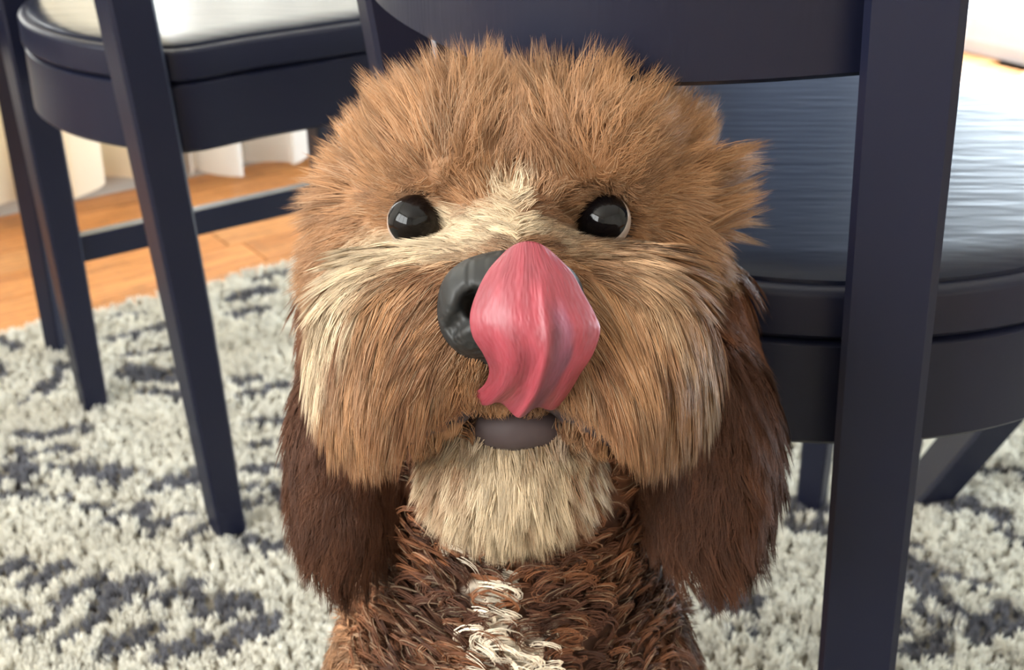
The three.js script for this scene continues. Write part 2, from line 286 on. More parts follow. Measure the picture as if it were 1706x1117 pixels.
function makeChair(label, spec) {
  const o = thing('dining_chair', label, 'chair', [spec.origin[0], 0, -spec.origin[1]], 0, 'dark wooden dining chairs around the dog');
  const loc = ([X, H, D]) => [X - spec.origin[0], H, D - spec.origin[1]];
  for (const l of spec.legs) part('leg', legGeometry(l.points.map(loc), l.widths, l.turn ?? TURN), blackWood, o);
  const outline = closed(spec.seat.map(([x, d]) => [x - spec.origin[0], d - spec.origin[1]]));
  part('apron', stackGeometry(outline, [[APRON, 0.02], [APRON, 0.003], [APRON + 0.003, 0], [JOINT - 0.004, 0], [JOINT - 0.002, 0.002], [JOINT, 0.01]]), blackWood, o);
  const frame = part('seat_frame', stackGeometry(outline, [[JOINT - 0.001, 0.01], [JOINT, 0.001], [JOINT + 0.003, -0.002], [SEAT - 0.004, -0.002], [SEAT - 0.001, 0], [SEAT, 0.004], [SEAT, 0.02]]), blackWood, o);
  part('seat', stackGeometry(outline, [[SEAT - 0.003, 0.006], [SEAT + 0.002, 0.007], [SEAT + 0.0045, 0.012], [SEAT + 0.006, 0.026], [SEAT + 0.0064, 0.04], [SEAT + 0.0064, 0.12]]), seatHide, o);
  for (const [p, q] of spec.stretchers ?? []) part('stretcher', bar(loc(p), loc(q), 0.018, 0.03), blackWood, o);
  if (spec.back) { // bent backrest: a curved board swept along its plan
    const plan = new THREE.CatmullRomCurve3(spec.back.map(([x, d]) => new THREE.Vector3(x - spec.origin[0], 0, -(d - spec.origin[1])))).getPoints(48), pos = [], uv = [], ind = [], t = 0.016, y0 = spec.backY[0], y1 = spec.backY[1];
    const sec = [[0, 0.15], [0, 0.85], [0.3, 1], [0.7, 1], [1, 0.85], [1, 0.15], [0.7, 0], [0.3, 0]];
    plan.forEach((p, i) => { const a = plan[Math.max(0, i - 1)], b = plan[Math.min(48, i + 1)], tx = b.x - a.x, tz = b.z - a.z, L = Math.hypot(tx, tz), nx = -tz / L, nz = tx / L; for (const [s, v] of sec) { const off = (s - 0.5) * t; pos.push(p.x + nx * off, v < 0.5 ? y0 + v * 0.02 : y1 - (1 - v) * 0.02, p.z + nz * off); uv.push(i / 8, v * 2); } });
    for (let j = 0; j < 48; j++) for (let q = 0; q < 8; q++) { const a = j * 8 + q, b = j * 8 + (q + 1) % 8; ind.push(a, a + 8, b, b, a + 8, b + 8); }
    for (let q = 1; q < 7; q++) { ind.push(0, q, q + 1); const e = 48 * 8; ind.push(e, e + q + 1, e + q); }
    let g = new THREE.BufferGeometry(); g.setAttribute('position', new THREE.Float32BufferAttribute(pos, 3)); g.setAttribute('uv', new THREE.Float32BufferAttribute(uv, 2)); g.setIndex(ind); g = g.toNonIndexed();
    part('backrest', crease(fixOut(g)), blackWood, o);
  }
  return o;
}
const seatOutline = (cx, cd, front, R, side, depth) => { // round back, straight sides: front = heading of the chair
  const v = [Math.cos(front), Math.sin(front)], w = [Math.sin(front), -Math.cos(front)], at = (p, q) => [cx + v[0] * p + w[0] * q, cd + v[1] * p + w[1] * q], out = [];
  for (let k = -6; k <= 6; k++) { const f = k / 6 * 0.80; out.push(at(-R * Math.cos(f), R * Math.sin(f))); }
  out.push(at(-0.08, side), at(0, side + 0.003), at(depth - 0.07, side + 0.002), at(depth - 0.015, side - 0.018), at(depth, side - 0.07), at(depth + 0.006, 0), at(depth, -side + 0.07), at(depth - 0.015, -side + 0.018), at(depth - 0.07, -side - 0.002), at(0, -side - 0.003), at(-0.08, -side));
  return out;
};
const leftChair = makeChair('dark chair left of the dog, with two near stiles and a pale-shining seat', {
  origin: [-0.2463, 1.2755], seat: seatOutline(-0.2463, 1.2755, 0.640, 0.213, 0.153, 0.19), backY: [0.587, 0.80],
  back: [[-0.305, 1.045], [-0.36, 1.045], [-0.43, 1.09], [-0.475, 1.18], [-0.485, 1.285]],
  legs: [
    { points: [[-0.2726, 0.012, 1.0588], [-0.289, 0.27, 1.059], [-0.330, 0.82, 1.050]], widths: [0.0275, 0.041] },
    { points: [[-0.4717, 0.012, 1.3053], [-0.480, 0.27, 1.3053], [-0.500, 0.82, 1.30]], widths: [0.0255, 0.041] },
    { points: [[-0.221, 0.012, 1.4922], [-0.221, 0.45, 1.4922]], widths: [0.024, 0.034] },
    { points: [[-0.0219, 0.012, 1.2457], [-0.0219, 0.45, 1.2457]], widths: [0.024, 0.034] },
  ],
  stretchers: [[[-0.477, 0.203, 1.306], [-0.221, 0.203, 1.492]]],
});
makeChair('dark chair close behind the dog on the right, with curved backrest and bluish seat', {
  origin: [0.168, 0.80], seat: Array.from({ length: 16 }, (_, k) => { const f = k / 16 * 6.283; return [0.172 + 0.218 * Math.cos(f), 0.808 + 0.222 * Math.sin(f)]; }), backY: [0.587, 0.82],
  back: [[0.163, 0.582], [0.1, 0.566], [0.055, 0.563], [0.0, 0.585], [-0.034, 0.64], [-0.054, 0.685], [-0.069, 0.735], [-0.072, 0.765]],
  legs: [
    { points: [[0.1997, 0.012, 0.572], [0.1795, 0.50, 0.572], [0.164, 0.83, 0.572]], widths: [0.0385, 0.0435], turn: -0.32 },
    { points: [[-0.092, 0.012, 0.785], [-0.058, 0.36, 0.785], [-0.066, 0.55, 0.78], [-0.12, 0.83, 0.775]], widths: [0.030, 0.040], turn: 0.3 },
    { points: [[0.286, 0.012, 0.86], [0.290, 0.45, 0.85]], widths: [0.024, 0.034], turn: 0.2 },
    { points: [[0.06, 0.012, 1.05], [0.06, 0.45, 1.0]], widths: [0.024, 0.034], turn: 0.3 },
  ],
});
function cloneChair(label, corner, from, turn) { // a copy of the left chair, placed by the foot of one of its legs
  const c = leftChair.clone(); c.name = numbered('dining_chair'); c.userData = { ...leftChair.userData, label };
  const q = new THREE.Vector3(from[0] - -0.2463, 0, -(from[1] - 1.2755)).applyAxisAngle(new THREE.Vector3(0, 1, 0), turn);
  c.rotation.y = turn; c.position.set(corner[0] - q.x, 0, -corner[1] - q.z); scene.add(c);
}
cloneChair('dark chair cut off by the left picture edge, one slanting leg in view', [-0.5545, 1.447], [-0.0219, 1.2457], 0.5);
{
  const t = thing('dining_table', 'dark table at right, one slanting leg in view beside the thick near leg', 'table', [1.35, 0, -1.15]);
  const top = []; for (let k = 0; k < 24; k++) { const f = k / 24 * 6.283; top.push([0.60 * Math.sign(Math.cos(f)) * Math.pow(Math.abs(Math.cos(f)), 0.8), 0.42 * Math.sign(Math.sin(f)) * Math.pow(Math.abs(Math.sin(f)), 0.8)]); }
  part('tabletop', stackGeometry(closed(top), [[0.715, 0.03], [0.715, 0.012], [0.722, 0.002], [0.738, 0], [0.744, 0.004], [0.745, 0.02]]), blackWood, t);
  for (const [x, d, tx, td] of [[-0.932, -0.023, -0.50, 0.02], [0.80, -0.03, 0.45, -0.02], [-0.1, 0.62, -0.05, 0.3], [0.1, -0.62, 0.05, -0.3]]) part('leg', legGeometry([[x, 0.012, d], [tx, 0.72, td]], [0.042, 0.06], 0.2), blackWood, t);
}
cloneChair('dark chair of which one leg shows between the brown ear and the thick near leg', [0.297, 1.105], [-0.0219, 1.2457], -1.176);

// ---------------------------------------------------------------- dog
// The body is one smooth skin meshed from a distance field; its coat is grown on it lock by lock.
// Everything is laid out in metres along the camera's axes (x right, y up, z away), then turned into the room.
const sub = (a, b) => [a[0] - b[0], a[1] - b[1], a[2] - b[2]], add = (a, b) => [a[0] + b[0], a[1] + b[1], a[2] + b[2]], mul = (a, k) => [a[0] * k, a[1] * k, a[2] * k];
const dot = (a, b) => a[0] * b[0] + a[1] * b[1] + a[2] * b[2], cross = (a, b) => [a[1] * b[2] - a[2] * b[1], a[2] * b[0] - a[0] * b[2], a[0] * b[1] - a[1] * b[0]];
const norm = (a) => { const l = Math.hypot(a[0], a[1], a[2]) || 1; return [a[0] / l, a[1] / l, a[2] / l]; };
const smin = (a, b, k) => { const h = Math.max(k - Math.abs(a - b), 0) / k; return Math.min(a, b) - h * h * k * 0.25; };
const ellipsoid = (c, r) => { const m = Math.min(...r); return (p) => { const x = (p[0] - c[0]) / r[0], y = (p[1] - c[1]) / r[1], z = (p[2] - c[2]) / r[2], k0 = Math.hypot(x, y, z), k1 = Math.hypot(x / r[0], y / r[1], z / r[2]); return k1 > 1e-9 ? k0 * (k0 - 1) / k1 : -m; }; };
const capsule = (a, b, ra, rb) => { const d = sub(b, a), L = dot(d, d); return (p) => { const q = sub(p, a), t = clamp(dot(q, d) / L); return Math.hypot(q[0] - d[0] * t, q[1] - d[1] * t, q[2] - d[2] * t) - ra - (rb - ra) * t; }; };
const w = (X, H, D) => fromWorld(X, H, D);
const EYE_L = px(690, 370, 0.541), EYE_R = px(1006, 368, 0.541), EYE_RADIUS = 0.0112;
const groups = {
  skull: [ellipsoid(px(868, 398, 0.605), [0.064, 0.060, 0.066]), ellipsoid(px(764, 282, 0.557), [0.030, 0.026, 0.031]), ellipsoid(px(966, 280, 0.557), [0.030, 0.026, 0.031]), ellipsoid(px(668, 322, 0.600), [0.024, 0.026, 0.030]), ellipsoid(px(1082, 305, 0.600), [0.025, 0.027, 0.030]), ellipsoid(px(640, 450, 0.612), [0.030, 0.038, 0.034]), ellipsoid(px(1072, 435, 0.612), [0.030, 0.038, 0.034])],
  muzzle: [capsule(px(855, 405, 0.545), px(852, 500, 0.500), 0.020, 0.024), ellipsoid(px(686, 578, 0.517), [0.036, 0.040, 0.036]), ellipsoid(px(1024, 578, 0.517), [0.036, 0.040, 0.036]), ellipsoid(px(855, 600, 0.53), [0.03, 0.035, 0.03])],
  chin: [ellipsoid(px(852, 775, 0.545), [0.035, 0.026, 0.028])],
  ear: [ellipsoid(px(575, 770, 0.602), [0.022, 0.050, 0.017]), capsule(px(565, 500, 0.63), px(575, 700, 0.61), 0.014, 0.017), ellipsoid(px(1180, 758, 0.60), [0.030, 0.053, 0.019]), capsule(px(1180, 480, 0.632), px(1183, 700, 0.61), 0.015, 0.022)],
  chest: [capsule(px(860, 700, 0.63), px(858, 1060, 0.665), 0.060, 0.064), ellipsoid(px(858, 1190, 0.672), [0.091, 0.100, 0.066])],
  body: [capsule(w(0, 0.27, 0.56), w(0.0, 0.13, 0.645), 0.088, 0.088), capsule(w(-0.06, 0.22, 0.535), w(-0.062, 0.13, 0.545), 0.036, 0.026), capsule(w(-0.062, 0.13, 0.545), w(-0.056, 0.030, 0.50), 0.026, 0.022), ellipsoid(w(-0.056, 0.031, 0.484), [0.026, 0.024, 0.032]),
    capsule(w(0.06, 0.22, 0.535), w(0.062, 0.13, 0.545), 0.036, 0.026), capsule(w(0.062, 0.13, 0.545), w(0.056, 0.030, 0.50), 0.026, 0.022), ellipsoid(w(0.056, 0.031, 0.484), [0.026, 0.024, 0.032]),
    ellipsoid(w(-0.082, 0.092, 0.64), [0.040, 0.066, 0.062]), ellipsoid(w(0.082, 0.092, 0.64), [0.040, 0.066, 0.062]), capsule(w(-0.095, 0.034, 0.64), w(-0.1, 0.032, 0.545), 0.022, 0.020), capsule(w(0.095, 0.034, 0.64), w(0.1, 0.032, 0.545), 0.022, 0.020), capsule(w(0.02, 0.06, 0.72), w(0.085, 0.045, 0.76), 0.02, 0.014)],
};
const names = Object.keys(groups), nearest = {};
function field(p, best) {
  let d = 1e9, low = 1e9, who = '';
  for (const n of names) { let g = 1e9; for (const f of groups[n]) g = smin(g, f(p), n === 'ear' ? 0.012 : 0.022); if (g < low) { low = g; who = n; } d = d > 1e8 ? g : smin(d, g, n === 'ear' ? 0.006 : n === 'chin' ? 0.010 : 0.018); }
  for (const e of [EYE_L, EYE_R]) { const h = Math.hypot((p[0] - e[0]) * 0.9, p[1] - e[1], (p[2] - e[2] + 0.012) * 0.55) - 0.0146; d = -smin(-d, h, 0.010); }
  d = -smin(-d, mouthCut(p), 0.004);
  if (best) best.who = who;
  return d;
}
const mouthA = capsule(px(760, 690, 0.512), px(852, 702, 0.500), 0.0045, 0.0065), mouthB = capsule(px(852, 702, 0.500), px(955, 690, 0.512), 0.0065, 0.0045), mouthC = capsule(px(760, 690, 0.512), px(664, 765, 0.522), 0.0045, 0.003), mouthD = capsule(px(955, 690, 0.512), px(1036, 765, 0.522), 0.0045, 0.003);
function mouthCut(p) { return Math.min(mouthA(p), mouthB(p), mouthC(p), mouthD(p)); }
function gradient(p, f = field) { const e = 0.0008; return norm([f([p[0] + e, p[1], p[2]]) - f([p[0] - e, p[1], p[2]]), f([p[0], p[1] + e, p[2]]) - f([p[0], p[1] - e, p[2]]), f([p[0], p[1], p[2] + e]) - f([p[0], p[1], p[2] - e])]); }
function surfaceNets(f, lo, hi, cell) {
  const n = [0, 1, 2].map((k) => Math.ceil((hi[k] - lo[k]) / cell) + 1), val = new Float32Array(n[0] * n[1] * n[2]), at = (x, y, z) => (z * n[1] + y) * n[0] + x;
  for (let z = 0; z < n[2]; z++) for (let y = 0; y < n[1]; y++) for (let x = 0; x < n[0]; x++) val[at(x, y, z)] = f([lo[0] + x * cell, lo[1] + y * cell, lo[2] + z * cell]);
  const vert = new Int32Array(val.length).fill(-1), pos = [], ind = [];
  for (let z = 0; z < n[2] - 1; z++) for (let y = 0; y < n[1] - 1; y++) for (let x = 0; x < n[0] - 1; x++) {
    let c = 0, sx = 0, sy = 0, sz = 0; const v = []; for (let k = 0; k < 8; k++) v.push(val[at(x + (k & 1), y + (k >> 1 & 1), z + (k >> 2))]);
    for (let k = 0; k < 8; k++) for (let bit = 1; bit < 8; bit <<= 1) if (!(k & bit)) { const a = v[k], b = v[k | bit]; if ((a < 0) !== (b < 0)) { const t = a / (a - b); sx += (k & 1) + (bit === 1 ? t : 0); sy += (k >> 1 & 1) + (bit === 2 ? t : 0); sz += (k >> 2) + (bit === 4 ? t : 0); c++; } }
    if (c) { vert[at(x, y, z)] = pos.length / 3; pos.push(lo[0] + (x + sx / c) * cell, lo[1] + (y + sy / c) * cell, lo[2] + (z + sz / c) * cell); }
  }
  for (let z = 1; z < n[2] - 1; z++) for (let y = 1; y < n[1] - 1; y++) for (let x = 1; x < n[0] - 1; x++) {
    const a = val[at(x, y, z)] < 0;
    for (const [dx, dy, dz, u, v2] of [[1, 0, 0, [0, 1, 0], [0, 0, 1]], [0, 1, 0, [0, 0, 1], [1, 0, 0]], [0, 0, 1, [1, 0, 0], [0, 1, 0]]]) {
      if (a === (val[at(x + dx, y + dy, z + dz)] < 0)) continue;
      const q = [at(x, y, z), at(x - u[0], y - u[1], z - u[2]), at(x - u[0] - v2[0], y - u[1] - v2[1], z - u[2] - v2[2]), at(x - v2[0], y - v2[1], z - v2[2])].map((i) => vert[i]);
      if (q.some((i) => i < 0)) continue;
      if (a) ind.push(q[0], q[1], q[2], q[0], q[2], q[3]); else ind.push(q[0], q[2], q[1], q[0], q[3], q[2]);
    }
  }
  return { pos, ind };
}
const DOG = [0.0, 0, -0.56];
const place = (p) => { const q = toWorld(p[0], p[1], p[2]); return [q[0] - DOG[0], q[1] - DOG[1], q[2] - DOG[2]]; };
const turnDir = (d) => [d[0], d[1] * CP - d[2] * SP, -(d[2] * CP + d[1] * SP)];
function skinMesh(net, f, colour) { // geometry in the dog's own frame; the mirrored z axis turns the faces over
  const n = net.pos.length / 3, P = new Float32Array(n * 3), N = new Float32Array(n * 3), C = colour && new Float32Array(n * 3);
  for (let i = 0; i < n; i++) { const p = [net.pos[i * 3], net.pos[i * 3 + 1], net.pos[i * 3 + 2]], g = gradient(p, f); P.set(place(p), i * 3); N.set(turnDir(g), i * 3); if (colour) C.set(colour(p), i * 3); }
  const UV = new Float32Array(n * 2); for (let i = 0; i < n; i++) { UV[i * 2] = P[i * 3] * 12; UV[i * 2 + 1] = (P[i * 3 + 1] + 0.5 * P[i * 3 + 2]) * 12; }
  const g = new THREE.BufferGeometry(); g.setAttribute('position', new THREE.BufferAttribute(P, 3)); g.setAttribute('normal', new THREE.BufferAttribute(N, 3)); g.setAttribute('uv', new THREE.BufferAttribute(UV, 2)); if (colour) g.setAttribute('color', new THREE.BufferAttribute(C, 3));
  const ind = net.ind.slice(); for (let i = 0; i < ind.length; i += 3) { const t = ind[i + 1]; ind[i + 1] = ind[i + 2]; ind[i + 2] = t; }
  // keep the winding that agrees with the outward normals
  const a = [0, 1, 2].map((k) => P.subarray(ind[k] * 3, ind[k] * 3 + 3)), fnn = cross(sub(a[1], a[0]), sub(a[2], a[0]));
  if (dot(fnn, N.subarray(ind[0] * 3, ind[0] * 3 + 3)) < 0) for (let i = 0; i < ind.length; i += 3) { const t = ind[i + 1]; ind[i + 1] = ind[i + 2]; ind[i + 2] = t; }
  g.setIndex(ind); return g;
}
const dog = thing('dog', 'small shaggy caramel dog with cream chin and long brown ears, licking its nose', 'dog', DOG);
const pix = (p) => [853 + F * p[0] / p[2], 558.5 - F * p[1] / p[2]];
// coat colours (sRGB bytes turned linear)
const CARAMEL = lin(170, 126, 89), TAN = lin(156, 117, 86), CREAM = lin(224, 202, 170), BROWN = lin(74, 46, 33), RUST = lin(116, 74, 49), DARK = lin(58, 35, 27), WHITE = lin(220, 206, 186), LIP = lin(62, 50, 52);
const segDist = (u, v, a, b) => { const dx = b[0] - a[0], dy = b[1] - a[1], t = clamp(((u - a[0]) * dx + (v - a[1]) * dy) / (dx * dx + dy * dy)); return Math.hypot(u - a[0] - dx * t, v - a[1] - dy * t); };
const polyDist = (u, v, l) => { let m = 1e9; for (let i = 1; i < l.length; i++) m = Math.min(m, segDist(u, v, l[i - 1], l[i])); return m; };
function coat(p, who) {
  const [u, v] = pix(p), n = noise3(p[0] * 120, p[1] * 120, p[2] * 120), c = new THREE.Color();
  if (who === 'ear') return c.copy(v < 560 ? RUST : BROWN).lerp(RUST, 0.5 * n);
  if (who === 'chest' || who === 'body') {
    c.copy(RUST).lerp(BROWN, smooth(0.35, 0.65, n));
    const white = polyDist(u, v, [[800, 930], [815, 1010], [870, 1080], [880, 1300]]) + 90 * (n - 0.5);
    if (v > 890 && white < (v > 1040 ? 55 : 38) && hash3(Math.round(p[0] * 9000), Math.round(p[1] * 9000), 5) < (v > 1040 ? 0.85 : 0.5)) c.copy(WHITE);
    if (who === 'body') c.lerp(CARAMEL, 0.35);
    if (v > 950 && (u < 600 + 30 * n || u > 1165 - 30 * n)) c.lerp(TAN, 0.8);
    return c;
  }
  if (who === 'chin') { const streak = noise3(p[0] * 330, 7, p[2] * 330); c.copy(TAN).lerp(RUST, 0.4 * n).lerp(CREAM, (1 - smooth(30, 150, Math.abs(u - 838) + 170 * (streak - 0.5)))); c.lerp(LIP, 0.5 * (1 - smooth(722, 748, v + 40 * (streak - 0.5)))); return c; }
  c.copy(CARAMEL).lerp(TAN, smooth(0.35, 0.75, n));
  const bridgeAndLitRim = polyDist(u, v, [[535, 560], [568, 490], [620, 432], [700, 400], [790, 378], [850, 358], [856, 320]]) + 40 * (n - 0.5);  // cream nose bridge, continued left as the muzzle's lit rim painted into the fur
  c.lerp(CREAM, 0.92 * (1 - smooth(10, 40, bridgeAndLitRim)));
  c.lerp(CREAM, 0.85 * (1 - smooth(14, 40, polyDist(u, v, [[720, 415], [790, 402], [848, 392]]) + 26 * (n - 0.5))));
  if (who === 'muzzle') c.lerp(CREAM, 0.25 * (1 - smooth(8, 30, polyDist(u, v, [[930, 400], [1060, 455], [1130, 520], [1185, 600]]) + 30 * (n - 0.5))));  // fainter lit rim of the right muzzle, put into the fur colour
  c.lerp(CREAM, 0.45 * (1 - smooth(8, 30, polyDist(u, v, [[850, 365], [920, 395]]) + 30 * (n - 0.5))));
  if (who === 'muzzle') c.lerp(RUST, 0.6 * smooth(0.35, 0.75, noise3(p[0] * 260, p[1] * 90, p[2] * 260)) * (1 - smooth(0.1, 0.5, c.b)));
  return c;
}
const skin = surfaceNets(field, [-0.16, -0.62, 0.44], [0.16, 0.14, 0.94], 0.0042);
const tmp = {};
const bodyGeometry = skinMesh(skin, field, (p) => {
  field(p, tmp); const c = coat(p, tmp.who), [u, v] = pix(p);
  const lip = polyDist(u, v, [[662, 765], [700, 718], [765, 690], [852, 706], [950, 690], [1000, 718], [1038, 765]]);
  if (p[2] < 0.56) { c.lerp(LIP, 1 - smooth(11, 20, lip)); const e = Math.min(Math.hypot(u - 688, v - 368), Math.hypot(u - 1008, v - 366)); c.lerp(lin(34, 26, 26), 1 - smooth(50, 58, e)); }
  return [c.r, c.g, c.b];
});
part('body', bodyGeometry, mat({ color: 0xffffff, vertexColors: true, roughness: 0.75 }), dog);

// ---- eyes: a ball with a large dark iris, and the lid around it
const eyeWhite = mat({ color: lin(176, 160, 150), roughness: 0.15 }), irisDark = mat({ color: lin(10, 9, 11), roughness: 0.07, ior: 1.38 });
function eye(c, look) {
  const m = part('eye', new THREE.SphereGeometry(EYE_RADIUS, 40, 28).translate(...place(c)), eyeWhite, dog);
  const d = new THREE.Vector3(...turnDir(norm(look))), g = new THREE.SphereGeometry(EYE_RADIUS * 1.012, 40, 24, 0, Math.PI * 2, 0, 1.24);
  g.applyQuaternion(new THREE.Quaternion().setFromUnitVectors(new THREE.Vector3(0, 1, 0), d)).translate(...place(c));
  part('iris', g, irisDark, m);
}
eye(EYE_L, [0.08, 0.10, -1]); eye(EYE_R, [-0.30, 0.24, -1]);

// ---- nose leather with two comma nostrils
const noseField = (p) => {
  let d = ellipsoid(px(852, 492, 0.480), [0.0250, 0.0165, 0.0180])(p);
  d = smin(d, ellipsoid(px(790, 520, 0.478), [0.0115, 0.0150, 0.0140])(p), 0.008); d = smin(d, ellipsoid(px(914, 520, 0.478), [0.0115, 0.0150, 0.0140])(p), 0.008);
  d = smin(d, capsule(px(852, 560, 0.476), px(852, 640, 0.492), 0.009, 0.007)(p), 0.008);
  d = smin(d, capsule(px(776, 540, 0.482), px(798, 612, 0.494), 0.0075, 0.004)(p), 0.008);
  const cut = (a) => { d = -smin(-d, a(p), 0.004); };
  cut(capsule(px(782, 500, 0.461), px(800, 516, 0.474), 0.0050, 0.0045)); cut(capsule(px(770, 522, 0.463), px(752, 548, 0.472), 0.0040, 0.002));
  cut(capsule(px(922, 500, 0.461), px(904, 516, 0.474), 0.0050, 0.0045)); cut(capsule(px(934, 522, 0.463), px(952, 548, 0.472), 0.0040, 0.002));
  return d;
};
part('nose', skinMesh(surfaceNets(noseField, add(px(852, 520, 0.48), [-0.04, -0.045, -0.03]), add(px(852, 520, 0.48), [0.04, 0.035, 0.035]), 0.0011), noseField),
  mat({ color: lin(36, 37, 37), roughness: 0.55, bumpMap: texture(128, 128, (x, y) => { const v = 255 * noise3(x * 0.35, y * 0.35, 3); return [v, v, v]; }), bumpScale: 0.0007 }), dog);

// ---- lower lip and the dark of the mouth
function tube(points, radii, name, material) {
  const curve = new THREE.CatmullRomCurve3(points.map((p) => new THREE.Vector3(...place(p)))), g = new THREE.TubeGeometry(curve, 40, 1, 12), P = g.attributes.position;
  for (let i = 0; i <= 40; i++) { const c = curve.getPointAt(i / 40), t = i / 40 * (radii.length - 1), k = Math.min(radii.length - 2, Math.floor(t)), r = radii[k] + (radii[k + 1] - radii[k]) * (t - k); for (let q = 0; q <= 12; q++) { const o = i * 13 + q; P.setXYZ(o, c.x + (P.getX(o) - c.x) * r, c.y + (P.getY(o) - c.y) * r, c.z + (P.getZ(o) - c.z) * r); } }
  g.computeVertexNormals(); return part(name, g, material, dog);
}
const lipSkin = mat({ color: lin(70, 57, 58), roughness: 0.65 });
tube([px(735, 712, 0.526), px(790, 709, 0.516), px(855, 713, 0.511), px(920, 709, 0.516), px(970, 708, 0.526)], [0.004, 0.0078, 0.0090, 0.0078, 0.004], 'lower_lip', lipSkin);

// ---- tongue: curled up over the nose, thick, with folds along it
{
  const left = [[842, 418], [815, 448], [795, 485], [783, 525], [787, 560], [806, 592], [815, 618], [806, 642], [782, 660]], right = [[918, 418], [950, 450], [972, 488], [992, 525], [1000, 552], [988, 590], [968, 622], [950, 652], [930, 680]];
  const zs = [0.4605, 0.456, 0.4525, 0.4505, 0.4505, 0.453, 0.459, 0.470, 0.484], curl = [0, 0, 0, 0, 0, 0.1, 0.35, 0.7, 1];
  const interp = (arr, t) => { const q = t * (arr.length - 1), i = Math.min(arr.length - 2, Math.floor(q)), f = q - i, g = (k) => arr[clamp(k, 0, arr.length - 1)], m = (x) => { const p0 = x(g(i - 1)), p1 = x(g(i)), p2 = x(g(i + 1)), p3 = x(g(i + 2)); return p1 + 0.5 * f * (p2 - p0 + f * (2 * p0 - 5 * p1 + 4 * p2 - p3 + f * (3 * (p1 - p2) + p3 - p0))); }; return Array.isArray(arr[0]) ? [m((a) => a[0]), m((a) => a[1])] : m((a) => a); };
  const NU = 44, NV = 56, front = [], back = [];
  for (let j = 0; j <= NV; j++) {
    const t = j / NV, L = interp(left, t), R = interp(right, t), z0 = interp(zs, t), cu = interp(curl, t);
    for (let i = 0; i <= NU; i++) {
      const s = i / NU, e = 2 * s - 1;
      let u = L[0] + (R[0] - L[0]) * s, v = L[1] + (R[1] - L[1]) * s;
      v -= (1 - e * e) * 16 * (1 - smooth(0, 0.12, t)) ;                                     // rounded tip
      v += (1 - e * e) * 26 * cu * (0.6 + 0.4 * Math.sin(s * 14));                                                            // rounded base inside the mouth
      let z = z0 + 0.010 * Math.pow(Math.abs(e), 2.4) * (0.5 + 0.5 * smooth(0.02, 0.4, t));    // edges fall back round the nose
      const ridge = Math.exp(-Math.pow((s - 0.60 + 0.10 * (t - 0.4)) / 0.035, 2)) * smooth(0.1, 0.3, t) * (1 - smooth(0.62, 0.85, t));
      const furrow = Math.exp(-Math.pow((s - 0.70 + 0.10 * (t - 0.4)) / 0.05, 2)) * smooth(0.15, 0.4, t);
      z += -0.0011 * ridge + 0.0013 * furrow + 0.0018 * smooth(0.35, 0.95, t) * Math.sin(s * 19 + 0.6 * Math.sin(t * 5)) + 0.0008 * Math.exp(-Math.pow((s - 0.16 - 0.1 * t) / 0.06, 2)) * smooth(0.3, 0.7, t) + 0.0004 * (noise3(s * 9, t * 9, 2) - 0.5);
      front.push(px(u, v, z)); const th = 0.0042 * Math.sqrt(Math.max(0.02, 1 - Math.pow(Math.abs(e), 6))) * (0.35 + 0.65 * smooth(0, 0.08, t));
      const b = px(u, v, z + th); back.push(b);
    }
  }
  const W = NU + 1, all = [...front, ...back].map(place), ind = [], O = front.length;
  for (let j = 0; j < NV; j++) for (let i = 0; i < NU; i++) { const a = j * W + i; ind.push(a, a + W, a + 1, a + 1, a + W, a + W + 1, O + a, O + a + 1, O + a + W, O + a + 1, O + a + W + 1, O + a + W); }
  for (let j = 0; j < NV; j++) for (const i of [0, NU]) { const a = j * W + i, b = a + W; i ? ind.push(a, b, O + a, O + a, b, O + b) : ind.push(a, O + a, b, b, O + a, O + b); }
  for (let i = 0; i < NU; i++) for (const j of [0, NV]) { const a = j * W + i, b = a + 1; j ? ind.push(a, O + a, b, b, O + a, O + b) : ind.push(a, b, O + a, O + a, b, O + b); }
  const g = new THREE.BufferGeometry(); g.setAttribute('position', new THREE.Float32BufferAttribute(all.flat(), 3)); g.setIndex(ind);
  g.setAttribute('uv', new THREE.Float32BufferAttribute([...front, ...back].map((_, k) => [(k % W) / NU, Math.floor((k % O) / W) / NV]).flat(), 2)); g.computeVertexNormals();
  const flesh = texture(256, 256, (x, y) => { const n = noise3(x * 0.06, y * 0.03, 1), f = noise3(x * 0.4, y * 0.12, 5), k = 0.86 + 0.2 * n + 0.06 * f, m = smooth(0.6, 0.68, x / 256 + 0.1 * (y / 256 - 0.4)) * (1 - smooth(0.76, 0.84, x / 256 + 0.06 * (n - 0.5))) * smooth(0.25, 0.4, y / 256); return [clamp((146 - 26 * m) * k, 0, 255), (52 + 6 * m) * k + 12 * f, (64 + 12 * m) * k + 11 * f]; }, true);
  part('tongue', g, mat({ map: flesh, roughness: 0.48, clearcoat: 0.18, clearcoatRoughness: 0.22, bumpMap: texture(128, 128, (x, y) => { const v = 255 * noise3(x * 0.5, y * 0.2, 3); return [v, v, v]; }), bumpScale: 0.0002 }), dog);
}

